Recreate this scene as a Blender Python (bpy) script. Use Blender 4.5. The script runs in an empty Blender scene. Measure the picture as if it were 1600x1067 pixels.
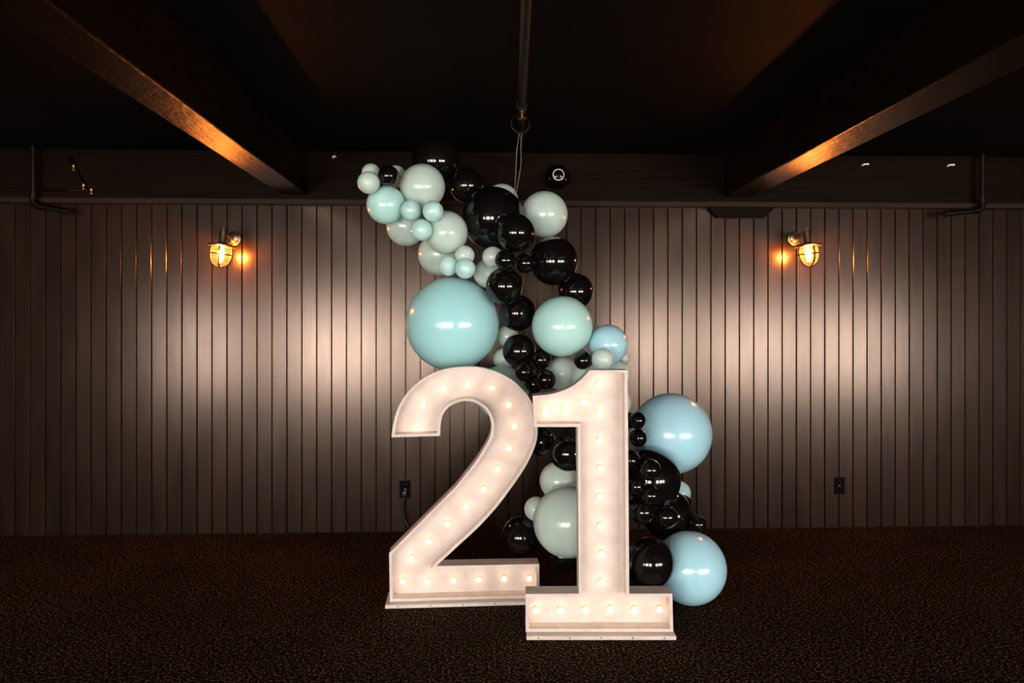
import bpy, bmesh, math, random
from mathutils import Vector, Matrix

# ---------------------------------------------------------------- camera, world, exposure
scene = bpy.context.scene
col = scene.collection
F = 1155.0                      # focal length in pixels of the 1600x1067 frame
CAM_H = 1.416
YAW = math.radians(2.1)         # the camera is turned a little to the right of the wall's normal
HORIZON = 509.0
cd = bpy.data.cameras.new('camera')
cam = bpy.data.objects.new('camera', cd)
col.objects.link(cam)
cd.sensor_width = 36.0
cd.lens = 36.0 * F / 1600.0
cd.shift_y = -(533.5 - HORIZON) / 1600.0
cd.clip_start = 0.05
cam.location = (0, 0, CAM_H)
cam.rotation_euler = (math.pi / 2, 0, -YAW)
scene.camera = cam

world = bpy.data.worlds.new('world')
scene.world = world
world.use_nodes = True
world.node_tree.nodes['Background'].inputs[0].default_value = (1.0, 0.9, 0.8, 1)
world.node_tree.nodes['Background'].inputs[1].default_value = 0.0
vs = scene.view_settings
vs.view_transform = 'Standard'
vs.look = 'None'
vs.gamma = 1.0
vs.use_curve_mapping = False
vs.exposure = 0.0

WINDOW_L = 46.0                 # radiance of the daylit panes behind the camera
BULB_L = 9.0                   # marquee bulbs
SCONCE_L = 2300.0               # wall lantern bulbs

# ---------------------------------------------------------------- helpers
FWD = Vector((math.sin(YAW), math.cos(YAW), 0))
RGT = Vector((math.cos(YAW), -math.sin(YAW), 0))
CAM = Vector((0, 0, CAM_H))

def ray(x, y):
    return FWD + RGT * ((x - 800) / F) + Vector((0, 0, (HORIZON - y) / F))

def at_depth(x, y, d):
    return CAM + ray(x, y) * d

def at_y(x, y, Y):
    r = ray(x, y)
    return CAM + r * (Y / r.y)

def at_plane(x, y, o, n):
    r = ray(x, y)
    return CAM + r * ((o - CAM).dot(n) / r.dot(n))

def tag(o, label=None, cat=None, group=None, kind=None):
    if label: o['label'] = label
    if cat: o['category'] = cat
    if group: o['group'] = group
    if kind: o['kind'] = kind
    return o

def empty(name, loc, rz=0.0):
    o = bpy.data.objects.new(name, None)
    o.empty_display_size = 0.1
    o.location = loc
    o.rotation_euler = (0, 0, rz)
    col.objects.link(o)
    return o

def link(name, me, mat=None, parent=None, smooth=False):
    if mat is not None:
        me.materials.clear()
        me.materials.append(mat)
    o = bpy.data.objects.new(name, me)
    col.objects.link(o)
    if parent is not None:
        o.parent = parent
    return o

def obj(name, bm, mat, parent=None, smooth=False, loc=None):
    bmesh.ops.recalc_face_normals(bm, faces=bm.faces)
    me = bpy.data.meshes.new(name)
    bm.to_mesh(me)
    bm.free()
    if smooth is True:
        for p in me.polygons: p.use_smooth = True
    elif smooth:
        for p in me.polygons: p.use_smooth = True
        me.set_sharp_from_angle(angle=math.radians(smooth))
    o = link(name, me, mat, parent)
    if loc is not None: o.location = loc
    return o

def add_box(bm, x0, x1, y0, y1, z0, z1, bev=0.0):
    vs_ = [bm.verts.new(p) for p in ((x0,y0,z0),(x1,y0,z0),(x1,y1,z0),(x0,y1,z0),(x0,y0,z1),(x1,y0,z1),(x1,y1,z1),(x0,y1,z1))]
    fs = [bm.faces.new([vs_[i] for i in q]) for q in ((0,3,2,1),(4,5,6,7),(0,1,5,4),(1,2,6,5),(2,3,7,6),(3,0,4,7))]
    if bev:
        es = list({e for f in fs for e in f.edges})
        bmesh.ops.bevel(bm, geom=es, offset=bev, segments=2, affect='EDGES', profile=0.6)

def box(x0, x1, y0, y1, z0, z1, bev=0.0):
    bm = bmesh.new()
    add_box(bm, x0, x1, y0, y1, z0, z1, bev)
    return bm

def add_lathe(bm, prof, n=32, mat=None):
    """prof: (radius, height) pairs revolved about local Z; mat places it"""
    mat = mat or Matrix.Identity(4)
    rings = []
    for r, h in prof:
        if r < 1e-6:
            rings.append([bm.verts.new(mat @ Vector((0, 0, h)))])
        else:
            rings.append([bm.verts.new(mat @ Vector((r*math.cos(2*math.pi*k/n), r*math.sin(2*math.pi*k/n), h))) for k in range(n)])
    for a, b in zip(rings, rings[1:]):
        for k in range(n):
            k2 = (k + 1) % n
            if len(a) == 1 and len(b) == 1: continue
            if len(a) == 1: bm.faces.new((a[0], b[k], b[k2]))
            elif len(b) == 1: bm.faces.new((a[k], b[0], a[k2]))
            else: bm.faces.new((a[k], b[k], b[k2], a[k2]))

def lathe(prof, n=32, mat=None):
    bm = bmesh.new()
    add_lathe(bm, prof, n, mat)
    return bm

def frame_of(axis):
    z = Vector(axis).normalized()
    x = z.orthogonal().normalized()
    y = z.cross(x)
    return Matrix((x, y, z)).transposed().to_4x4()

def add_tube(bm, pts, r, n=10, closed=False):
    pts = [Vector(p) for p in pts]
    m = len(pts)
    rings = []
    up = None
    for i, p in enumerate(pts):
        if closed: t = pts[(i+1) % m] - pts[i-1]
        else: t = pts[min(i+1, m-1)] - pts[max(i-1, 0)]
        t.normalize()
        if up is None: up = t.orthogonal().normalized()
        up = (up - t * up.dot(t)).normalized()
        s = t.cross(up)
        rr = r[i] if isinstance(r, (list, tuple)) else r
        rings.append([bm.verts.new(p + (up*math.cos(2*math.pi*k/n) + s*math.sin(2*math.pi*k/n))*rr) for k in range(n)])
    pairs = list(zip(rings, rings[1:]))
    if closed: pairs.append((rings[-1], rings[0]))
    for a, b in pairs:
        for k in range(n):
            bm.faces.new((a[k], a[(k+1) % n], b[(k+1) % n], b[k]))
    if not closed:
        bm.faces.new(rings[0][::-1]); bm.faces.new(rings[-1])

def tube(pts, r, n=10, closed=False):
    bm = bmesh.new()
    add_tube(bm, pts, r, n, closed)
    return bm

def smooth_path(pts, k=6):
    pts = [Vector(p) for p in pts]
    out = []
    for i in range(len(pts) - 1):
        p0, p1, p2, p3 = pts[max(i-1, 0)], pts[i], pts[i+1], pts[min(i+2, len(pts)-1)]
        for j in range(k):
            t = j / k
            out.append(0.5*((2*p1) + (p2-p0)*t + (2*p0-5*p1+4*p2-p3)*t*t + (3*p1-p0-3*p2+p3)*t**3))
    out.append(pts[-1])
    return out

# ---------------------------------------------------------------- materials
def new_mat(name):
    m = bpy.data.materials.new(name)
    m.use_nodes = True
    nt = m.node_tree
    b = nt.nodes['Principled BSDF']
    return m, nt, b

def plain(name, rgb, rough=0.5, metal=0.0, spec=0.5, coat=0.0):
    m, nt, b = new_mat(name)
    b.inputs['Base Color'].default_value = (*rgb, 1)
    b.inputs['Roughness'].default_value = rough
    b.inputs['Metallic'].default_value = metal
    b.inputs['Specular IOR Level'].default_value = spec
    b.inputs['Coat Weight'].default_value = coat
    return m

def N(nt, t, **kw):
    n = nt.nodes.new(t)
    for k, v in kw.items(): setattr(n, k, v)
    return n

def ramp(nt, stops):
    r = N(nt, 'ShaderNodeValToRGB')
    e = r.color_ramp.elements
    while len(e) < len(stops): e.new(0.5)
    for q, (p, c) in zip(e, stops):
        q.position = p
        q.color = (*c, 1) if len(c) == 3 else c
    return r

def noisy(name, c0, c1, scale=(6, 6, 6), detail=6, rough=(0.35, 0.5), bump=0.1, bump_dist=0.002, spec=0.5, lo=0.3, hi=0.7, per_object=0.0, tint=(1, 1, 1)):
    """procedural two-tone surface with matching fine relief, in object space"""
    m, nt, b = new_mat(name)
    L = nt.links
    tc = N(nt, 'ShaderNodeTexCoord')
    mp = N(nt, 'ShaderNodeMapping')
    mp.inputs['Scale'].default_value = scale
    L.new(tc.outputs['Object'], mp.inputs['Vector'])
    vec = mp.outputs['Vector']
    oi = N(nt, 'ShaderNodeObjectInfo')
    add = N(nt, 'ShaderNodeVectorMath', operation='MULTIPLY_ADD')
    add.inputs[1].default_value = (37.0, 11.0, 53.0)
    L.new(oi.outputs['Random'], add.inputs[0])
    L.new(vec, add.inputs[2])
    nz = N(nt, 'ShaderNodeTexNoise')
    nz.inputs['Scale'].default_value = 1.0
    nz.inputs['Detail'].default_value = detail
    nz.inputs['Roughness'].default_value = 0.6
    L.new(add.outputs[0], nz.inputs['Vector'])
    r = ramp(nt, [(lo, c0), (hi, c1)])
    L.new(nz.outputs['Fac'], r.inputs['Fac'])
    last = r.outputs['Color']
    if per_object:
        hv = N(nt, 'ShaderNodeHueSaturation')
        mr0 = N(nt, 'ShaderNodeMapRange')
        mr0.inputs['To Min'].default_value = 1 - per_object
        mr0.inputs['To Max'].default_value = 1 + per_object
        L.new(oi.outputs['Random'], mr0.inputs['Value'])
        L.new(mr0.outputs[0], hv.inputs['Value'])
        L.new(last, hv.inputs['Color'])
        last = hv.outputs['Color']
    L.new(last, b.inputs['Base Color'])
    mr = N(nt, 'ShaderNodeMapRange')
    mr.inputs['To Min'].default_value = rough[0]
    mr.inputs['To Max'].default_value = rough[1]
    L.new(nz.outputs['Fac'], mr.inputs['Value'])
    L.new(mr.outputs[0], b.inputs['Roughness'])
    if bump:
        bp = N(nt, 'ShaderNodeBump')
        bp.inputs['Strength'].default_value = bump
        bp.inputs['Distance'].default_value = bump_dist
        L.new(nz.outputs['Fac'], bp.inputs['Height'])
        L.new(bp.outputs['Normal'], b.inputs['Normal'])
    b.inputs['Specular IOR Level'].default_value = spec
    b.inputs['Specular Tint'].default_value = (*tint, 1)
    return m

def emitter(name, rgb, strength):
    m = bpy.data.materials.new(name)
    m.use_nodes = True
    nt = m.node_tree
    nt.nodes.clear()
    e = N(nt, 'ShaderNodeEmission')
    e.inputs['Color'].default_value = (*rgb, 1)
    e.inputs['Strength'].default_value = strength
    o = N(nt, 'ShaderNodeOutputMaterial')
    nt.links.new(e.outputs[0], o.inputs['Surface'])
    return m

M = {}
M['plank'] = noisy('dark_brown_semi_gloss_paint', (0.007, 0.0032, 0.0019), (0.016, 0.0078, 0.005), (16, 16, 2.2), 7, (0.18, 0.26), 0.12, 0.003, 0.58, per_object=0.12, tint=(1, 0.81, 0.69))
M['timber'] = noisy('dark_stained_timber', (0.001, 0.0005, 0.0003), (0.006, 0.003, 0.0019), (1.2, 14, 14), 8, (0.45, 0.65), 0.8, 0.01, 0.06, tint=(1, 0.75, 0.6))
M['beam'] = noisy('dark_beam_paint', (0.001, 0.0005, 0.0002), (0.005, 0.0022, 0.0008), (40, 16, 40), 8, (0.28, 0.42), 0.55, 0.008, 0.48, tint=(1, 0.5, 0.22))
M['trim'] = noisy('brown_trim_paint', (0.007, 0.0038, 0.002), (0.018, 0.0095, 0.0055), (2, 20, 20), 6, (0.5, 0.65), 0.3, 0.003, 0.2, tint=(1, 0.8, 0.65))
M['ceiling'] = noisy('black_ceiling_paint', (0.0006, 0.0004, 0.0003), (0.003, 0.0018, 0.0013), (5, 5, 5), 8, (0.6, 0.8), 0.5, 0.004, 0.08)
M['shell'] = noisy('dark_room_paint', (0.008, 0.006, 0.005), (0.014, 0.01, 0.008), (3, 3, 3), 4, (0.6, 0.7), 0.1, 0.002, 0.3)
M['black_plastic'] = plain('black_plastic', (0.002, 0.002, 0.002), 0.12, spec=0.4)
M['black_rubber'] = plain('black_rubber', (0.008, 0.008, 0.008), 0.4)
M['black_iron'] = noisy('black_iron', (0.0015, 0.001, 0.0008), (0.005, 0.0034, 0.0022), (40, 40, 40), 4, (0.3, 0.5), 0.2, 0.001, 0.15)
M['brass'] = plain('tarnished_brass', (0.30, 0.16, 0.05), 0.35, 1.0)
M['bronze'] = noisy('aged_bronze', (0.30, 0.20, 0.11), (0.48, 0.34, 0.20), (60, 60, 60), 3, (0.3, 0.45), 0.1, 0.0005, 0.5)
M['bronze'].node_tree.nodes['Principled BSDF'].inputs['Metallic'].default_value = 1.0
M['white_plastic'] = plain('white_plastic', (0.75, 0.73, 0.7), 0.4)
M['chrome'] = plain('nickel_screw', (0.6, 0.58, 0.55), 0.25, 1.0)
M['string'] = plain('clear_grey_string', (0.22, 0.19, 0.16), 0.45)
M['white_paint'] = noisy('white_painted_plywood', (0.53, 0.475, 0.455), (0.64, 0.59, 0.57), (14, 14, 14), 6, (0.45, 0.6), 0.08, 0.001, 0.3)
M['socket'] = plain('cream_socket', (0.75, 0.6, 0.35), 0.35)
M['bulb'] = emitter('warm_frosted_bulb', (1.0, 0.62, 0.34), BULB_L)
M['sconce_bulb'] = emitter('amber_filament_bulb', (1.0, 0.27, 0.04), SCONCE_L)
M['pane'] = emitter('daylit_window_pane', (1.0, 0.86, 0.76), WINDOW_L)

def carpet():
    m, nt, b = new_mat('dark_brown_carpet')
    L = nt.links
    tc = N(nt, 'ShaderNodeTexCoord')
    n1 = N(nt, 'ShaderNodeTexNoise')
    n1.inputs['Scale'].default_value = 85
    n1.inputs['Detail'].default_value = 2
    n1.inputs['Roughness'].default_value = 0.7
    n2 = N(nt, 'ShaderNodeTexNoise')
    n2.inputs['Scale'].default_value = 2.5
    n2.inputs['Detail'].default_value = 4
    for q in (n1, n2): L.new(tc.outputs['Object'], q.inputs['Vector'])
    r = ramp(nt, [(0.44, (0.001, 0.0007, 0.0005)), (0.54, (0.012, 0.0075, 0.0045)), (0.64, (0.21, 0.125, 0.062))])
    L.new(n1.outputs['Fac'], r.inputs['Fac'])
    r2 = ramp(nt, [(0.3, (0.7, 0.7, 0.7)), (0.7, (1, 1, 1))])
    L.new(n2.outputs['Fac'], r2.inputs['Fac'])
    mx = N(nt, 'ShaderNodeMix', data_type='RGBA', blend_type='MULTIPLY')
    mx.inputs[0].default_value = 1
    L.new(r.outputs['Color'], mx.inputs[6])
    L.new(r2.outputs['Color'], mx.inputs[7])
    L.new(mx.outputs[2], b.inputs['Base Color'])
    bp = N(nt, 'ShaderNodeBump')
    bp.inputs['Strength'].default_value = 0.9
    bp.inputs['Distance'].default_value = 0.01
    L.new(n1.outputs['Fac'], bp.inputs['Height'])
    L.new(bp.outputs['Normal'], b.inputs['Normal'])
    b.inputs['Roughness'].default_value = 0.95
    b.inputs['Specular IOR Level'].default_value = 0.03
    return m
M['carpet'] = carpet()

def latex(name, rgb, sss=0.8, rough=0.2):
    m, nt, b = new_mat(name)
    b.inputs['Base Color'].default_value = (*rgb, 1)
    b.inputs['Roughness'].default_value = rough
    b.inputs['Specular IOR Level'].default_value = 0.5
    if sss:
        b.inputs['Subsurface Weight'].default_value = sss
        b.inputs['Subsurface Radius'].default_value = (1.0, 1.0, 1.0)
        b.inputs['Subsurface Scale'].default_value = 0.12
    return m
LATEX = {
    'S': latex('sage_latex', (0.47, 0.62, 0.58)),
    'A': latex('aqua_latex', (0.43, 0.72, 0.71)),
    'L': latex('deep_aqua_latex', (0.37, 0.71, 0.76)),
    'B': latex('light_blue_latex', (0.37, 0.66, 0.80)),
    'K': latex('black_latex', (0.0035, 0.003, 0.003), 0, 0.10),
}

def lantern_glass():
    m = bpy.data.materials.new('ribbed_lantern_glass')
    m.use_nodes = True
    nt = m.node_tree
    nt.nodes.clear()
    L = nt.links
    tr = N(nt, 'ShaderNodeBsdfTransparent')
    tr.inputs['Color'].default_value = (1, 0.93, 0.82, 1)
    tl = N(nt, 'ShaderNodeBsdfTranslucent')
    tl.inputs['Color'].default_value = (1, 0.9, 0.75, 1)
    gl = N(nt, 'ShaderNodeBsdfGlossy')
    gl.inputs['Roughness'].default_value = 0.12
    wv = N(nt, 'ShaderNodeTexWave')
    wv.bands_direction = 'Z'
    wv.inputs['Scale'].default_value = 16
    wv.inputs['Distortion'].default_value = 1.5
    tc = N(nt, 'ShaderNodeTexCoord')
    L.new(tc.outputs['Object'], wv.inputs['Vector'])
    mr = N(nt, 'ShaderNodeMapRange')
    mr.inputs['To Min'].default_value = 0.007
    mr.inputs['To Max'].default_value = 0.022
    L.new(wv.outputs['Fac'], mr.inputs['Value'])
    m1 = N(nt, 'ShaderNodeMixShader')
    L.new(mr.outputs[0], m1.inputs[0])
    L.new(tr.outputs[0], m1.inputs[1])
    L.new(tl.outputs[0], m1.inputs[2])
    m2 = N(nt, 'ShaderNodeMixShader')
    m2.inputs[0].default_value = 0.03
    L.new(m1.outputs[0], m2.inputs[1])
    L.new(gl.outputs[0], m2.inputs[2])
    o = N(nt, 'ShaderNodeOutputMaterial')
    L.new(m2.outputs[0], o.inputs['Surface'])
    return m
M['glass'] = lantern_glass()

# ---------------------------------------------------------------- room shell
WALL = 5.107                    # front face of the planked wall
RX0, RX1, RY0 = -8.0, 8.0, -3.2
ZC = 2.60                       # ceiling
Z_TRIM = CAM_H + (HORIZON - 323.5) * WALL / F / math.cos(YAW)

def struct(name, bm, mat, label=None, cat=None, smooth=False):
    o = obj(name, bm, mat, None, smooth)
    tag(o, label, cat, None, 'structure')
    return o

struct('floor', box(RX0 - .1, RX1 + .1, RY0 - .1, WALL + .2, -0.1, 0.0), M['carpet'], 'dark brown flecked carpet floor', 'floor')
struct('ceiling', box(RX0 - .1, RX1 + .1, RY0 - .1, WALL + .2, ZC, ZC + 0.1), M['ceiling'], 'black painted ceiling', 'ceiling')
struct('wall_left', box(RX0 - .1, RX0, RY0 - .1, WALL + .2, 0, ZC), M['shell'], 'plain dark side wall beyond the thin conduit', 'wall')
struct('wall_right', box(RX1, RX1 + .1, RY0 - .1, WALL + .2, 0, ZC), M['shell'], 'plain dark side wall beyond the unused outlet', 'wall')

wall = struct('wall_back', box(RX0, RX1, WALL + .022, WALL + .2, 0, ZC), M['plank'], 'dark brown wall of vertical tongue and groove planks', 'wall')
g0, g1 = at_y(425.0, 600, WALL).x, at_y(1043.5, 600, WALL).x
PW = (g1 - g0) / 27.0
def plank_mesh():
    bm = bmesh.new()
    w = PW / 2 - 0.0028
    c = 0.0024
    prof = [(-w, 0.022), (-w, c), (-w + c, 0.0), (w - c, 0.0), (w, c), (w, 0.022)]
    lo = [bm.verts.new((x, y, 0.0)) for x, y in prof]
    hi = [bm.verts.new((x, y, Z_TRIM + .01)) for x, y in prof]
    for k in range(len(prof)):
        k2 = (k + 1) % len(prof)
        bm.faces.new((lo[k], lo[k2], hi[k2], hi[k]))
    bm.faces.new(lo[::-1]); bm.faces.new(hi)
    bmesh.ops.recalc_face_normals(bm, faces=bm.faces)
    me = bpy.data.meshes.new('plank')
    bm.to_mesh(me); bm.free()
    me.materials.append(M['plank'])
    return me
pm = plank_mesh()
k0 = math.ceil((RX0 - g0) / PW + 0.5)
k1 = math.floor((RX1 - g0) / PW - 0.5)
rnd = random.Random(4)
for k in range(k0, k1 + 1):
    p = link('plank', pm, None, wall)
    p.location = (g0 + (k + 0.5) * PW, WALL + rnd.uniform(-0.0008, 0.0008), 0.0)
    p.rotation_euler = (0, 0, rnd.uniform(-0.006, 0.006))

# header timber above the planks, its ledge trim and the shaped bearing block
struct('trim_1', box(RX0, RX1, WALL - .05, WALL + .02, Z_TRIM + .037, ZC), M['timber'], 'wide dark timber header running along the top of the planked wall', 'header')
struct('trim_2', box(RX0, RX1, WALL - .075, WALL + .02, Z_TRIM, Z_TRIM + .036, 0.004), M['trim'], 'narrow brown ledge trim between the header and the planks', 'trim')
bm = bmesh.new()
pts = [at_y(x, y, WALL - .03) for x, y in ((1105, 325), (1121, 340.5), (1193, 340.5), (1210, 325))]
fr = [bm.verts.new((p.x, WALL - .045, p.z)) for p in pts]
bk = [bm.verts.new((p.x, WALL - .001, p.z)) for p in pts]
for q in (fr, bk): q[0].co.z = q[3].co.z = Z_TRIM; 
fr[1].co.z = fr[2].co.z = bk[1].co.z = bk[2].co.z
bm.faces.new(fr); bm.faces.new(bk[::-1])
for k in range(4): bm.faces.new((fr[k], bk[k], bk[(k+1) % 4], fr[(k+1) % 4]))
struct('trim_3', bm, M['timber'], 'angled timber block fixed under the ledge below a ceiling beam', 'block')

# two ceiling beams running from the header towards and past the camera
for i, (xa, xb, ya, lab) in enumerate(((440, 481, 304.5, 'heavy dark ceiling beam on the garland tip side of the room'),
                                  (1131, 1176, 307.5, 'heavy dark ceiling beam above the angled timber block'))):
    a, b_ = at_y(xa, ya, WALL - .05), at_y(xb, ya, WALL - .05)
    bm = box(a.x, b_.x, RY0, WALL - .052, a.z, ZC, 0.008)
    struct('trim_%d' % (4 + i), bm, M['beam'], lab, 'beam')

# the wall behind the camera with its daylit windows
wins = [(a, b_, .35, 1.65, 'pane') for a, b_ in ((-5.4, -4.4), (-3.5, -1.7), (-1.1, 0.1), (2.4, 3.6), (4.2, 5.6), (6.0, 7.4))]
bm = bmesh.new()
xs = [RX0] + [v for w in wins for v in w[:2]] + [RX1]
for a, b_ in zip(xs[0::2], xs[1::2]): add_box(bm, a, b_, RY0 - .1, RY0, 0, ZC)
for a, b_, z0, z1, pmat in wins:
    add_box(bm, a, b_, RY0 - .1, RY0, 0, z0); add_box(bm, a, b_, RY0 - .1, RY0, z1, ZC)
struct('wall_front', bm, M['shell'], 'dark wall with a row of windows opposite the planks', 'wall')
for i, (a, b_, z0, z1, pmat) in enumerate(wins):
    w = empty('window_%d_offscreen' % (i + 1), ((a + b_) / 2, RY0, z0))
    tag(w, 'daylit three pane window in the wall opposite the planks', 'window', 'windows opposite the planked wall', 'structure')
    hw, hh = (b_ - a) / 2, z1 - z0
    bm = bmesh.new()
    add_box(bm, -hw, -hw + .05, -.08, .02, 0, hh); add_box(bm, hw - .05, hw, -.08, .02, 0, hh)
    add_box(bm, -hw + .05, hw - .05, -.08, .02, 0, .05); add_box(bm, -hw + .05, hw - .05, -.08, .02, hh - .05, hh)
    obj('window_frame', bm, M['shell'], w)
    for k in (-1, 1):
        obj('mullion', box(k * hw / 3 - .03, k * hw / 3 + .03, -.07, .01, .05, hh - .05), M['shell'], w)
    for k in range(3):
        x0 = -hw + .05 if k == 0 else (-hw / 3 + .03 if k == 1 else hw / 3 + .03)
        x1 = -hw / 3 - .03 if k == 0 else (hw / 3 - .03 if k == 1 else hw - .05)
        obj('window_%d_pane_%d_offscreen' % (i + 1, k + 1), box(x0, x1, -.055, -.045, .05, hh - .05), M[pmat], w)

# ---------------------------------------------------------------- marquee numbers
def area2(p): return sum(p[i][0]*p[(i+1) % len(p)][1] - p[(i+1) % len(p)][0]*p[i][1] for i in range(len(p)))

def offset_poly(p, d):
    """shrink a counter-clockwise polygon by d with mitred corners"""
    n = len(p); out = []
    for i in range(n):
        a, b, c = Vector(p[i-1]), Vector(p[i]), Vector(p[(i+1) % n])
        e1, e2 = (b - a).normalized(), (c - b).normalized()
        n1, n2 = Vector((-e1.y, e1.x)), Vector((-e2.y, e2.x))
        m = (n1 + n2)
        k = m.dot(n1)
        out.append(b + m * (d / max(k, 0.35)))
    return out

def catmull2(pts, k=3):
    return [(v.x, v.y) for v in smooth_path([(x, y, 0) for x, y in pts], k)]

def marquee(label, loc, rz, outline_px, bulbs_px, plate, plate_px_depth, tray_depth=0.10, recess=0.075, rim=0.0145):
    loc = Vector(loc)
    root = empty('marquee_number', loc, rz)
    tag(root, label, 'marquee number', 'light-up marquee numbers')
    tx = Vector((math.cos(rz), math.sin(rz), 0)); nn = Vector((-math.sin(rz), math.cos(rz), 0))
    def uv(x, y, back=0.0):
        p = at_plane(x, y, loc + nn * back, nn) - loc
        return (p.dot(tx), p.z)
    poly = [uv(x, y) for x, y in outline_px]
    zmin = min(q[1] for q in poly)
    for i, q in enumerate(poly):
        if q[1] < zmin + 0.02: poly[i] = (q[0], 0.0185)
    if area2(poly) < 0: poly = poly[::-1]
    inner = offset_poly(poly, rim)
    n = len(poly)
    bm = bmesh.new()
    V = lambda q, y: bm.verts.new((q[0], y, q[1]))
    of, ob = [V(q, 0.0) for q in poly], [V(q, tray_depth) for q in poly]
    nf, nb = [V(q, 0.0) for q in inner], [V(q, tray_depth) for q in inner]
    for i in range(n):
        j = (i + 1) % n
        bm.faces.new((of[i], of[j], nf[j], nf[i])); bm.faces.new((of[j], of[i], ob[i], ob[j]))
        bm.faces.new((nf[i], nf[j], nb[j], nb[i])); bm.faces.new((ob[i], nb[i], nb[j], ob[j]))
    obj('side_wall', bm, M['white_paint'], root, 30)
    bm = bmesh.new()
    a = [bm.verts.new((q[0], recess, q[1])) for q in inner]
    b = [bm.verts.new((q[0], recess + .012, q[1])) for q in inner]
    f1 = bm.faces.new(a); f2 = bm.faces.new(b[::-1])
    for i in range(n):
        j = (i + 1) % n
        bm.faces.new((a[j], a[i], b[i], b[j]))
    bm.normal_update()
    bmesh.ops.triangulate(bm, faces=[f1, f2], ngon_method='EAR_CLIP')
    obj('back_panel', bm, M['white_paint'], root)
    x0, x1 = plate
    pl = obj('base_plate', box(x0, x1, -plate_px_depth, tray_depth + .04, 0.0, 0.018, 0.0015), M['white_paint'], root)
    for k in range(5):
        sx = x0 + (x1 - x0) * (0.08 + 0.21 * k)
        sc = obj('screw', lathe([(0, 0), (.003, 0), (.003, .0012), (0, .0016)], 10, Matrix.Translation((sx, -plate_px_depth, .009)) @ Matrix.Rotation(math.pi/2, 4, 'X')), M['black_iron'], pl)
    bulb_prof = [(0, -.036)] + [(.0135*math.sin(math.pi*t/10), -.022 - .0135*math.cos(math.pi*t/10)) for t in range(1, 9)] + [(.0065, -.006), (.0065, 0.0)]
    sock_prof = [(.0, .001), (.0145, .001), (.0145, -.004), (.010, -.008), (.0085, -.008), (.0085, -.002), (0, -.002)]
    rot = Matrix.Rotation(-math.pi/2, 4, 'X')
    bm = lathe(bulb_prof, 16, rot); bmesh.ops.recalc_face_normals(bm, faces=bm.faces)
    bme = bpy.data.meshes.new('bulb'); bm.to_mesh(bme); bm.free(); bme.materials.append(M['bulb'])
    bm = lathe(sock_prof, 16, rot); bmesh.ops.recalc_face_normals(bm, faces=bm.faces)
    sme = bpy.data.meshes.new('socket'); bm.to_mesh(sme); bm.free(); sme.materials.append(M['socket'])
    for me in (bme, sme):
        for p in me.polygons: p.use_smooth = True
    for x, y in bulbs_px:
        u, z = uv(x, y, recess - .022)
        bo = link('bulb', bme, None, root); bo.location = (u, recess, z)
        so = link('socket', sme, None, bo)
    return root

two_outer = catmull2([(611.6,683.3),(614,665),(619.7,642.5),(630,622),(645,604),(662,590.3),(680.6,581),(701,575.4),(722,573),(739,573),(756,575),(774,580),(791,588),(806,598.4),(819,611.5),(828.7,624.7),(835,639.5),(839,655),(840.2,670.6),(839,686),(834,702.5),(825.5,721),(814,740.5),(800,760.6),(775.6,793),(746.7,824.5),(717.8,851),(694,873),(681.5,884.3)], 2)
two_inner = catmull2([(711.5,761),(727,741.5),(743.5,720.5),(758,697.5),(766.2,680.5),(768.1,666.8),(765.9,653.7),(759.3,641),(750,633.3),(738.7,628),(725.6,626.5),(712.5,629.7),(701.2,636),(692.8,646.2),(689,659.3),(687.7,672.5),(687.7,681)], 2)
two_px = two_outer + [(842.6,881.2),(843,938),(609,944),(608,864.5)] + two_inner
two_bulbs = [(652.1,664.4),(661.5,630.7),(693.2,606.9),(731.8,600.7),(769.3,606.3),(794.6,632.7),(803.7,666.3),(795.3,700.6),(777.1,732.4),(756,763.7),(728.1,791.5),(698.9,818.4),(670,845.2),(642.6,872),(629.2,908.7),(669,908),(708.6,907.4),(748.4,906),(787.9,904.5),(827.1,903.9)]
one_px = [(834,667),(832.8,618.5)] + catmull2([(833.2,618.4),(853.8,616.8),(872.5,612.5),(889.4,606),(902.5,597.5),(913.8,587.2),(921.3,578.2)], 3)[1:] + [(980.6,578.2),(983.2,927.4),(1050.5,927.4),(1052,988),(821.5,988),(821.4,927.9),(904.5,927.4),(902.5,667)]
one_bulbs = [(851.5,642.1),(882.8,638.8),(912.4,626.6),(937.8,599.4),(937.8,643.4),(938.1,687.9),(938.5,731.6),(938,776),(939,821),(940,865.3),(940.4,909.5),(837.3,953.3),(875.8,952.8),(914.6,952.4),(953.5,951.9),(992,952.8),(1031,952.4)]

p2 = at_depth(715, HORIZON, 3.770); p2.z = 0
rz2 = math.radians(4.2) - YAW
# base plate ends measured along each number's own front
marquee('white light-up marquee number two with a curved neck, warm bulbs lit', p2, rz2, two_px, two_bulbs, (-0.362, 0.415), 0.045)
p1 = at_depth(938, HORIZON, 3.376); p1.z = 0
rz1 = -YAW
marquee('white light-up marquee number one with a flag and wide foot, warm bulbs lit', p1, rz1, one_px, one_bulbs, (-0.338, 0.337), 0.045)

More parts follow.
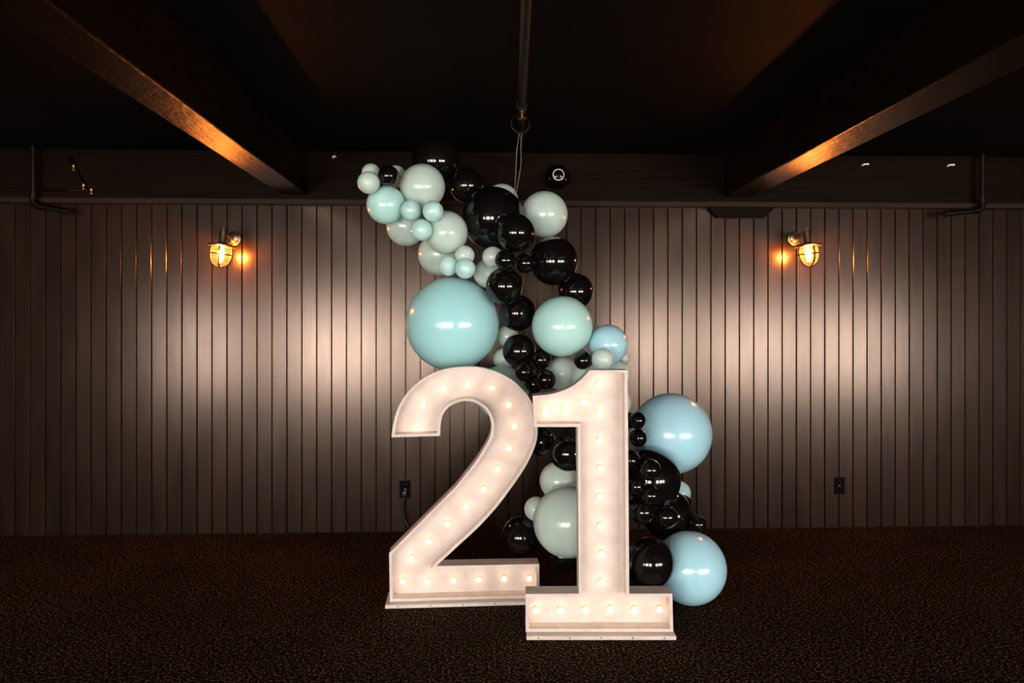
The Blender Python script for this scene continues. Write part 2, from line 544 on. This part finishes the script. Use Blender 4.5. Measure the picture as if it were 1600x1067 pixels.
# ---------------------------------------------------------------- balloons
def balloon_mesh(c):
    bm = bmesh.new()
    prof = []
    n = 22
    for i in range(n + 1):
        t = math.pi * i / n * 0.955
        x, z = math.sin(t), -math.cos(t)         # front (z=-1) to tail (z=+1)
        if z > 0:
            x *= 1 - 0.06 * z * z
            z *= 1.05
        prof.append((0.0 if i == 0 else x, z))
    prof += [(0.08, 1.06), (0.045, 1.09)]
    add_lathe(bm, prof, 40)
    bmesh.ops.recalc_face_normals(bm, faces=bm.faces)
    me = bpy.data.meshes.new('balloon')
    bm.to_mesh(me); bm.free()
    for p in me.polygons: p.use_smooth = True
    me.materials.append(LATEX[c])
    return me
def knot_mesh(c):
    bm = lathe([(0.0, 1.08), (0.055, 1.085), (0.07, 1.10), (0.05, 1.115), (0.04, 1.125), (0.08, 1.145), (0.075, 1.155), (0.0, 1.135)], 14)
    bmesh.ops.recalc_face_normals(bm, faces=bm.faces)
    me = bpy.data.meshes.new('knot')
    bm.to_mesh(me); bm.free()
    for p in me.polygons: p.use_smooth = True
    me.materials.append(LATEX[c])
    return me
BME = {c: (balloon_mesh(c), knot_mesh(c)) for c in LATEX}
GROUPS = {'a': 'balloons of the upper garland', 'c': 'balloons beside the stem of the one', 'd': 'balloons between the two numbers'}
# pixel x, pixel y, radius in pixels, depth in metres, colour, direction of the knot, label, cluster
BALLOONS = [
    (579.8, 270, 14.5, 4.050, 'S', (0, 1, 0), 'small pale sage balloon at the tip of the garland, above its twin', 'a'),
    (576, 285.3, 17.5, 3.895, 'S', (0, 1, 0), 'small pale sage balloon at the outermost tip, resting on a medium aqua balloon', 'a'),
    (606.8, 274.8, 16.5, 3.940, 'K', (0, 1, 0), 'small black balloon at the garland tip, between small sage balloons', 'a'),
    (618.5, 275.7, 17.4, 4.171, 'S', (0, 1, 0), 'small sage balloon half hidden behind the small black tip balloon', 'a'),
    (660, 291.7, 35.4, 4.093, 'S', (0, 1, 0), 'medium sage balloon high in the garland, just under the topmost black balloon', 'a'),
    (603, 320, 30, 4.011, 'A', (0, 1, 0), 'medium aqua balloon near the garland tip, beneath the two outermost small sage balloons', 'a'),
    (642.4, 328.8, 16.5, 3.948, 'A', (0, 1, 0), 'small aqua balloon of the upper trio, touching the medium aqua tip balloon', 'a'),
    (676.7, 330.2, 16.5, 3.866, 'A', (0, 1, 0), 'small aqua balloon of the upper trio, under the high medium sage balloon', 'a'),
    (658.6, 359.2, 17, 3.870, 'A', (0, 1, 0), 'small aqua balloon at the bottom of the upper trio', 'a'),
    (634.5, 353.3, 31, 4.192, 'S', (0, 1, 0), 'medium sage balloon tucked behind the lowest balloon of the upper aqua trio', 'a'),
    (697, 363.4, 34, 4.002, 'S', (0, 1, 0), 'medium sage balloon next to the largest black balloon, below the upper aqua trio', 'a'),
    (686, 397, 33, 4.217, 'S', (0, 1, 0), 'medium sage balloon overhanging the huge aqua balloon, behind the small middle trio', 'a'),
    (681, 252, 38, 4.299, 'K', (0, 1, 0), 'topmost black balloon, close under the dark ceiling', 'a'),
    (729, 290, 27, 4.241, 'K', (0, 1, 0), 'medium black balloon between the topmost black balloon and the largest black balloon', 'a'),
    (770.6, 341, 49, 4.130, 'K', (0, 1, 0), 'largest black balloon of the upper garland, where the hanging strings reach it', 'a'),
    (784, 313, 26, 4.366, 'S', (0, 1, 0), 'pale balloon peeking out as a sliver over the largest upper black balloon', 'a'),
    (850.7, 335, 36.4, 4.250, 'S', (0, 1, 0), 'medium sage balloon below the round ceiling camera', 'a'),
    (806, 363.6, 30, 3.903, 'K', (0, 1, 0), 'medium black balloon in front of the largest upper black balloon', 'a'),
    (865, 408, 38, 4.074, 'K', (0, 1, 0), 'large oval black balloon under the sage balloon below the camera', 'a'),
    (789.7, 406.6, 16.5, 3.877, 'K', (0, 1, 0), 'small black balloon between the small sage balloon and a second small black one', 'a'),
    (821, 411, 16, 3.965, 'K', (0, 1, 0), 'small black balloon nestled against the large oval black balloon', 'a'),
    (770, 401.5, 16.5, 3.980, 'S', (0, 1, 0), 'small sage balloon touching a small black balloon, above the huge aqua balloon', 'a'),
    (762.5, 427, 23, 4.119, 'S', (0, 1, 0), 'sage balloon squeezed between the huge aqua balloon and a medium black balloon', 'a'),
    (788, 447, 29, 3.979, 'K', (0, 1, 0), 'medium black balloon leaning on the shoulder of the huge aqua balloon', 'a'),
    (809, 489, 28.5, 4.107, 'K', (0, 1, 0), 'medium black balloon between the huge aqua balloon and the large aqua balloon', 'a'),
    (899, 455, 28, 4.197, 'K', (0, 1, 0), 'black balloon half hidden behind the top of the large aqua balloon', 'a'),
    (707, 506, 73, 4.149, 'L', (0, 1, 0), 'huge round aqua balloon resting above the arch of the number two', 'a'),
    (878.4, 509.7, 47.5, 3.948, 'A', (0, 1, 0), 'large aqua balloon above the flag of the number one', 'a'),
    (700.5, 415.5, 15.5, 3.920, 'A', (0, 1, 0), 'small aqua balloon of the middle trio, over the top of the huge aqua balloon', 'a'),
    (726, 399, 15.5, 3.949, 'S', (0, 1, 0), 'small sage balloon at the top of the middle trio', 'a'),
    (727, 419.5, 16, 3.869, 'A', (0, 1, 0), 'small aqua balloon of the middle trio beside the squeezed sage balloon', 'a'),
    (923, 521, 16, 4.150, 'S', (0, 1, 0), 'small pale balloon barely showing behind the large aqua balloon', 'a'),
    (950, 538, 31, 4.000, 'B', (0, 1, 0), 'medium light blue balloon above the top corner of the number one', 'a'),
    (941.6, 561.3, 17.5, 3.820, 'S', (0, 1, 0), 'small sage balloon in front of the medium light blue balloon', 'a'),
    (911.5, 563, 15, 3.874, 'K', (0, 1, 0), 'small black balloon alone between sage balloons above the number one', 'a'),
    (974, 559, 11, 4.141, 'S', (0, 1, 0), 'tiny sage balloon at the edge of the medium light blue balloon', 'a'),
    (964, 584, 22, 4.072, 'S', (0, 1, 0), 'small sage balloon peeking past the top corner of the number one', 'a'),
    (920, 592, 28, 3.971, 'S', (0, 1, 0), 'sage balloon rising behind the curved flag of the number one', 'a'),
    (879, 583.5, 27, 4.115, 'S', (0.1, 0.6, -0.8), 'oblong sage balloon under the large aqua balloon', 'a'),
    (811, 548, 26, 4.075, 'K', (0, 1, 0), 'medium black balloon above the trio of small black balloons over the numbers', 'a'),
    (846, 562, 15.5, 4.005, 'K', (0, 1, 0), 'small black balloon of the trio, touching the large aqua balloon', 'a'),
    (820, 581, 15.5, 3.980, 'K', (0, 1, 0), 'small black balloon of the trio, nearest the arch of the number two', 'a'),
    (852.6, 593, 16, 3.920, 'K', (0, 1, 0), 'small black balloon of the trio, against the oblong sage balloon', 'a'),
    (834, 600, 14, 4.030, 'K', (0, 1, 0), 'small black balloon hidden behind the trio between the two numbers', 'a'),
    (793, 525, 18, 4.258, 'S', (0, 1, 0), 'sage balloon wedged between huge aqua balloon and medium black balloons', 'a'),
    (787, 561, 17, 4.231, 'S', (0, 1, 0), 'small sage balloon behind the black balloon above the number two', 'a'),
    (784, 613, 42, 4.112, 'S', (0, 1, 0), 'large sage balloon behind the curved top of the number two', 'a'),
    (961, 630, 25, 3.980, 'S', (0, 1, 0), 'small pale balloon behind the side of the number one, below its top', 'a'),
    (996, 656.8, 13.5, 3.686, 'K', (0, 1, 0), 'small black balloon at the edge of the large light blue balloon, uppermost there', 'c'),
    (981, 657, 13, 3.765, 'K', (0, 1, 0), 'small black balloon half behind the stem of the number one, beside its twin', 'c'),
    (997.4, 684, 14, 3.700, 'K', (0, 1, 0), 'small black balloon under the uppermost pair beside the large light blue balloon', 'c'),
    (1048.6, 677, 62.7, 3.987, 'B', (0, 1, 0), 'large light blue balloon against the wall beside the stem of the number one', 'c'),
    (1014, 749, 49, 3.710, 'K', (0, 1, 0), 'large black balloon directly below the large light blue balloon', 'c'),
    (1016, 734, 17, 3.519, 'K', (0, 1, 0), 'small black balloon in front of the large black balloon below the light blue one', 'c'),
    (984, 719, 16.5, 3.579, 'K', (0, 1, 0), 'small black balloon cut off by the stem, above the lower black cluster', 'c'),
    (993, 760, 15.5, 3.541, 'K', (0, 1, 0), 'small black balloon beside the stem, between two small black neighbours', 'c'),
    (1016.5, 774, 15, 3.513, 'K', (0, 1, 0), 'small black balloon at the seam of the two large black balloons', 'c'),
    (1060, 770, 19, 4.234, 'B', (0, 1, 0), 'pale blue balloon peeking out behind the two large black balloons', 'c'),
    (1043, 804, 39, 3.997, 'K', (0, 1, 0), 'large black balloon above the light blue floor balloon', 'c'),
    (1040.7, 807.6, 18, 3.564, 'K', (0, 1, 0), 'small black balloon in front of the large black balloon above the floor balloon', 'c'),
    (1004, 800, 18.7, 3.543, 'K', (0, 1, 0), 'small black balloon beside the stem, lowest of the small black ones', 'c'),
    (1090.8, 819, 13.5, 3.873, 'K', (0, 1, 0), 'small black balloon sticking out alone over the light blue floor balloon', 'c'),
    (1082, 829, 10.5, 4.028, 'K', (0, 1, 0), 'tiny black balloon squashed onto the top of the light blue floor balloon', 'c'),
    (1067, 787, 14, 4.134, 'K', (0, 1, 0), 'small black balloon mostly hidden behind the lower large black balloon', 'c'),
    (1015.5, 878.5, 38.5, 3.570, 'K', (0, 1, 0), 'large black balloon sitting on the foot of the number one', 'c'),
    (1078, 887, 56, 3.765, 'B', (0.2, 0.9, 0.1), 'large light blue balloon standing on the carpet beside the number one', 'c'),
    (887, 708, 28, 3.800, 'K', (0, 1, 0), 'black balloon under the flag of the number one, beside its stem', 'd'),
    (846, 690, 22, 3.980, 'K', (0, 1, 0), 'dark black balloon in the gap between the curve of the two and the one', 'd'),
    (873, 751, 30, 3.981, 'S', (0, 1, 0), 'medium sage balloon above the large sage balloon between the numbers', 'd'),
    (888, 815, 55, 3.745, 'S', (0, 1, 0), 'large grey sage balloon between the numbers, cut off by the stem of the one', 'd'),
    (838, 795, 19, 3.980, 'S', (0, 1, 0), 'small sage balloon behind the large grey sage balloon between the numbers', 'd'),
    (814, 838, 31, 4.002, 'K', (0, 1, 0), 'medium black balloon above the foot of the number two', 'd'),
    (880, 868, 25, 3.898, 'K', (0, 1, 0), 'black balloon beneath the large grey sage balloon between the numbers', 'd'),
]
for x, y, r, d, c, tail, lab, g in BALLOONS:
    R = r * d / F
    p = at_depth(x, y, d)
    t = Vector(tail).normalized()
    if p.z - R < 0.0: p.z = R
    o = link('balloon', BME[c][0])
    o.rotation_mode = 'QUATERNION'
    o.rotation_quaternion = t.to_track_quat('Z', 'Y')
    o.scale = (R, R, R)
    o.location = p
    tag(o, lab, 'balloon', GROUPS[g])
    link('knot', BME[c][1], None, o)

# ---------------------------------------------------------------- wall lanterns
def sconce(px, lab, tilt, reach=0.21):
    pz = at_y(px[0], px[1], WALL)
    root = empty('wall_lantern', (pz.x, WALL, pz.z))
    tag(root, lab, 'wall lamp', 'caged wall lanterns')
    toward = Matrix.Rotation(math.pi/2, 4, 'X')           # local Z -> room -Y
    obj('wall_plate', lathe([(0, 0), (.050, 0), (.052, .006), (.048, .014), (.040, .017), (.038, .026), (.026, .034), (0, .036)], 32, toward), M['bronze'], root, 35)
    arm = obj('arm', tube(smooth_path([(0, -.03, 0), (0, -.09, .004), (0, -reach + .03, .012), (0, -reach, .008)], 5), [.014]*5 + [.012]*5 + [.012]*6, 12), M['bronze'], root, 40)
    T = Matrix.Translation((0, -reach, -.005)) @ Matrix.Rotation(tilt, 4, 'Y')
    neck = obj('neck', lathe([(0, .062), (.008, .060), (.010, .052), (.006, .046), (.006, .040), (.019, .036), (.023, .028), (.023, -.040), (.027, -.046), (.046, -.056), (.046, -.060), (0, -.060)], 28, T), M['bronze'], root, 35)
    obj('cap_flange', lathe([(.030, -.048), (.050, -.052), (.082, -.058), (.087, -.062), (.086, -.072), (.082, -.073), (.066, -.068), (.045, -.062), (.030, -.056)], 40, T), M['bronze'], root, 35)
    H0, HB = -.068, -.205
    gp = [(.062, H0), (.064, H0 - .02), (.065, H0 - .05), (.063, H0 - .075), (.056, H0 - .098), (.044, H0 - .118), (.026, H0 - .131), (.010, H0 - .136), (0, H0 - .137)]
    obj('glass_globe', lathe(gp, 36, T), M['glass'], root, True)
    for k in range(4):
        a = -math.pi/2 + 0.15 + k * math.pi/2
        pts = [T @ Vector(((r + .004) * math.cos(a), (r + .004) * math.sin(a), h)) for r, h in gp[:-1]]
        obj('cage_bar', tube(pts, .0048, 6), M['black_iron'], root, True)
    ring = [T @ Vector((.0695 * math.cos(2*math.pi*k/36), .0695 * math.sin(2*math.pi*k/36), H0 - .055)) for k in range(36)]
    obj('cage_ring', tube(ring, .0042, 6, True), M['black_iron'], root, True)
    obj('lamp_holder', lathe([(0, -.058), (.018, -.058), (.018, -.085), (.015, -.092), (0, -.092)], 20, T), M['white_plastic'], root, 35)
    bp = [(0, -.131)] + [(.020*math.sin(math.pi*t/8), -.111 - .020*math.cos(math.pi*t/8)) for t in range(1, 8)] + [(.008, -.092)]
    obj('bulb', lathe(bp, 20, T), M['sconce_bulb'], root, True)
    return root
sconce((365.5, 373), 'caged bronze wall lantern glowing amber, beside the garland tip', math.radians(6))
sconce((1240.5, 373), 'caged bronze wall lantern glowing amber, beside the angled timber block', math.radians(-5))

# ---------------------------------------------------------------- outlets and cord
def outlet(px, lab):
    p = at_y(px[0], px[1], WALL)
    root = empty('wall_outlet', (p.x, WALL, p.z))
    tag(root, lab, 'outlet', 'black wall outlets')
    obj('cover_plate', box(-.038, .038, -.006, 0, -.060, .060, .002), M['black_plastic'], root)
    for s in (-1, 1):
        rc = obj('receptacle', box(-.017, .017, -.0085, -.005, s*.024 - .015, s*.024 + .015, .003), M['black_plastic'], root)
        bm = bmesh.new()
        add_box(bm, -.008, -.006, -.0092, -.0084, s*.024 - .002, s*.024 + .007)
        add_box(bm, .006, .008, -.0092, -.0084, s*.024 - .002, s*.024 + .007)
        obj('slot', bm, M['black_plastic'], rc)
    obj('screw', lathe([(0, 0), (.0035, 0), (.003, .0012), (0, .0018)], 12, Matrix.Translation((0, -.006, 0)) @ Matrix.Rotation(math.pi/2, 4, 'X')), M['chrome'], root)
    return p
po = outlet((633, 764), 'black wall outlet with a cord plugged in, behind the number two')
outlet((1311.5, 758.5), 'black wall outlet alone on the planks, nothing plugged in')
cr = empty('power_cord', (po.x, WALL, 0))
tag(cr, 'black power cord hanging from the outlet behind the number two', 'cord')
obj('plug', box(-.014, .014, -.040, -.0095, po.z - .040, po.z - .010, .005), M['black_rubber'], cr)
path = smooth_path([(0, -.036, po.z - .03), (-.004, -.050, po.z - .06), (-.008, -.046, po.z - .12), (.0, -.04, po.z - .19), (.03, -.05, po.z - .25), (.05, -.08, .06), (.06, -.16, .008), (.10, -.5, .006), (.16, -.9, .006)], 6)
obj('cable', tube(path, .0055, 8), M['black_rubber'], cr, True)

# ---------------------------------------------------------------- camera dome on the header
p = at_y(869.5, 279.5, WALL - .06)
root = empty('security_camera', (p.x, WALL - .05, p.z))
tag(root, 'black ball security camera with a thin white ring, on the timber header', 'security camera')
tw = Matrix.Rotation(math.pi/2, 4, 'X')
obj('mount', lathe([(0, 0), (.055, 0), (.055, .012), (.045, .018), (0, .018)], 28, tw), M['black_plastic'], root, 35)
sph = [(.083*math.sin(math.pi*t/20), .075 - .083*math.cos(math.pi*t/20)) for t in range(3, 20)] + [(0, .158)]
obj('ball_housing', lathe(sph, 36, tw), M['black_plastic'], root, True)
ring = [(.036*math.cos(2*math.pi*k/36), -.1505, .036*math.sin(2*math.pi*k/36)) for k in range(36)]
obj('ring', tube(ring, .0034, 8, True), M['white_plastic'], root, True)
obj('lens', lathe([(.018, .150), (.020, .160), (.012, .163), (0, .160)], 24, tw), M['black_plastic'], root, True)

# ---------------------------------------------------------------- ceiling pipe, hanging strings
ZP = 2.50
def cp(y, x):
    d = F * (ZP - CAM_H) / (HORIZON - y)
    return at_depth(x, y, d)
pa, pb = cp(165, 815.5), cp(0, 822)
dr = (pb - pa).normalized()
start = pa + dr * 4.5
end = pa - dr * ((WALL - .055 - pa.y) / -dr.y)
rt = empty('ceiling_pipe', (pa.x, pa.y, ZP))
tag(rt, 'dark sprinkler pipe running under the ceiling above the garland', 'pipe')
rel = lambda v: Vector(v) - Vector((pa.x, pa.y, ZP))
obj('pipe', tube([rel(start), rel(end)], .021, 16), M['black_iron'], rt, 40)
A = frame_of(-dr)
obj('coupling', lathe([(.021, -.03), (.029, -.03), (.029, .03), (.021, .03)], 20, A), M['black_iron'], rt, 35)
# brass sprinkler head below the coupling
hd = obj('sprinkler_head', lathe([(0, -.018), (.012, -.02), (.012, -.036), (.007, -.038), (.006, -.060), (.022, -.063), (.022, -.066), (0, -.066)], 18), M['brass'], rt, 35)
hp = cp(190, 813)
hr = rel(hp)
rg = [hr + Vector((.048*math.cos(2*math.pi*k/28), 0, -.012 + .048*math.sin(2*math.pi*k/28))) for k in range(28)]
obj('hanger_ring', tube(rg, .006, 8, True), M['black_iron'], rt, True)
obj('hanger_rod', tube([hr + Vector((0, 0, .035)), hr + Vector((0, 0, ZC - ZP))], .005, 8), M['black_iron'], rt, True)
top = at_depth(812, 205, (hp - CAM).dot(FWD))
for q, (tx_, ty_, dd, lab) in enumerate(((806.5, 302, 4.22, 'thin string tied to the ceiling pipe, slack one of the pair'), (804.0, 305, 4.20, 'thin string tied to the ceiling pipe, taut one of the pair'))):
    e = at_depth(tx_, ty_, dd)
    s0 = hp + Vector((-.006 + .012*(1-q), 0, -.064))
    mid = (s0 + e) / 2 + Vector((.012 if q == 0 else -.004, 0, 0))
    bmx = tube(smooth_path([s0, s0*.75 + e*.25 + Vector((.004 if q == 0 else -.006, 0, 0)), mid, e], 6), .0022, 6)
    tag(obj('string', bmx, M['string'], None, True), lab, 'string', 'strings holding up the garland')

# ---------------------------------------------------------------- dark pipes and small fixings on the header
def elbow_pipe(lab, x, ytop, ybot, xend, yend, Y):
    a, b_, c_ = at_y(x, ytop, Y), at_y(x, ybot, Y), at_y(xend, yend, Y)
    a.x = b_.x
    root = empty('bent_pipe', (b_.x, Y, b_.z))
    tag(root, lab, 'pipe', 'bent pipes in the dark corners')
    s = 1 if c_.x > b_.x else -1
    obj('pipe', tube([(0, 0, ZC - b_.z), (0, 0, .03)], .016, 14), M['black_iron'], root, 40)
    obj('elbow', tube(smooth_path([(0, 0, .045), (0, 0, .005), (s*.02, -.0, -.03), (s*.06, 0, -.045)], 5), .0225, 14), M['black_iron'], root, 40)
    obj('branch_pipe', tube([(s*.05, 0, -.043), (s*abs(c_.x - b_.x), 0, c_.z - b_.z)], .017, 14), M['black_iron'], root, 40)
    obj('end_cap', lathe([(0, -.012), (.023, -.012), (.023, .014), (0, .018)], 18, Matrix.Translation((s*abs(c_.x - b_.x), 0, c_.z - b_.z)) @ frame_of((s, 0, -.1))), M['black_iron'], root, 35)
elbow_pipe('dark bent pipe beside the thin conduit, coming down from the ceiling', 52, 253, 313, 104, 330, WALL - .12)
elbow_pipe('dark bent pipe near the white cable hooks, coming down from the ceiling', 1535, 262, 320, 1478, 334, WALL - .12)
Yc = WALL - .07
pts = [at_y(x, y, Yc) for x, y in ((108, 244), (116, 262), (128, 284), (134, 297))]
rt = empty('conduit', pts[-1])
tag(rt, 'thin dark conduit with brass fittings slanting across the timber header', 'conduit')
obj('conduit_run', tube([q - pts[-1] for q in pts], .008, 8), M['black_iron'], rt, True)
q = [at_y(x, 297.5, Yc) - pts[-1] for x in (66, 146)]
obj('cross_run', tube(q, .007, 8), M['black_iron'], rt, True)
for x, y in ((115, 262), (130.5, 292), (143, 299)):
    c0 = at_y(x, y, Yc) - pts[-1]
    obj('fitting', lathe([(0, -.02), (.012, -.02), (.013, -.008), (.010, 0), (.013, .008), (.012, .02), (0, .02)], 14, Matrix.Translation(c0)), M['brass'], rt, 35)
for x, y, lab in ((1352, 257.5, 'small white cable hook on the header, beside the ceiling beam'), (1486, 258.5, 'small white cable hook on the header, beside the bent pipe'), (522, 245.5, 'small white cable hook on the header, near the garland tip')):
    c0 = at_y(x, y, WALL - .06)
    w = .020 if x > 600 else .008
    bm = tube(smooth_path([(c0.x - w, WALL - .050, c0.z - .004), (c0.x - w*.9, WALL - .066, c0.z), (c0.x, WALL - .070, c0.z + .003), (c0.x + w*.9, WALL - .066, c0.z + .004), (c0.x + w, WALL - .050, c0.z + .003)], 4), .0065, 8)
    tag(obj('cable_hook', bm, M['white_plastic'], None, True), lab, 'hook', 'white cable hooks')
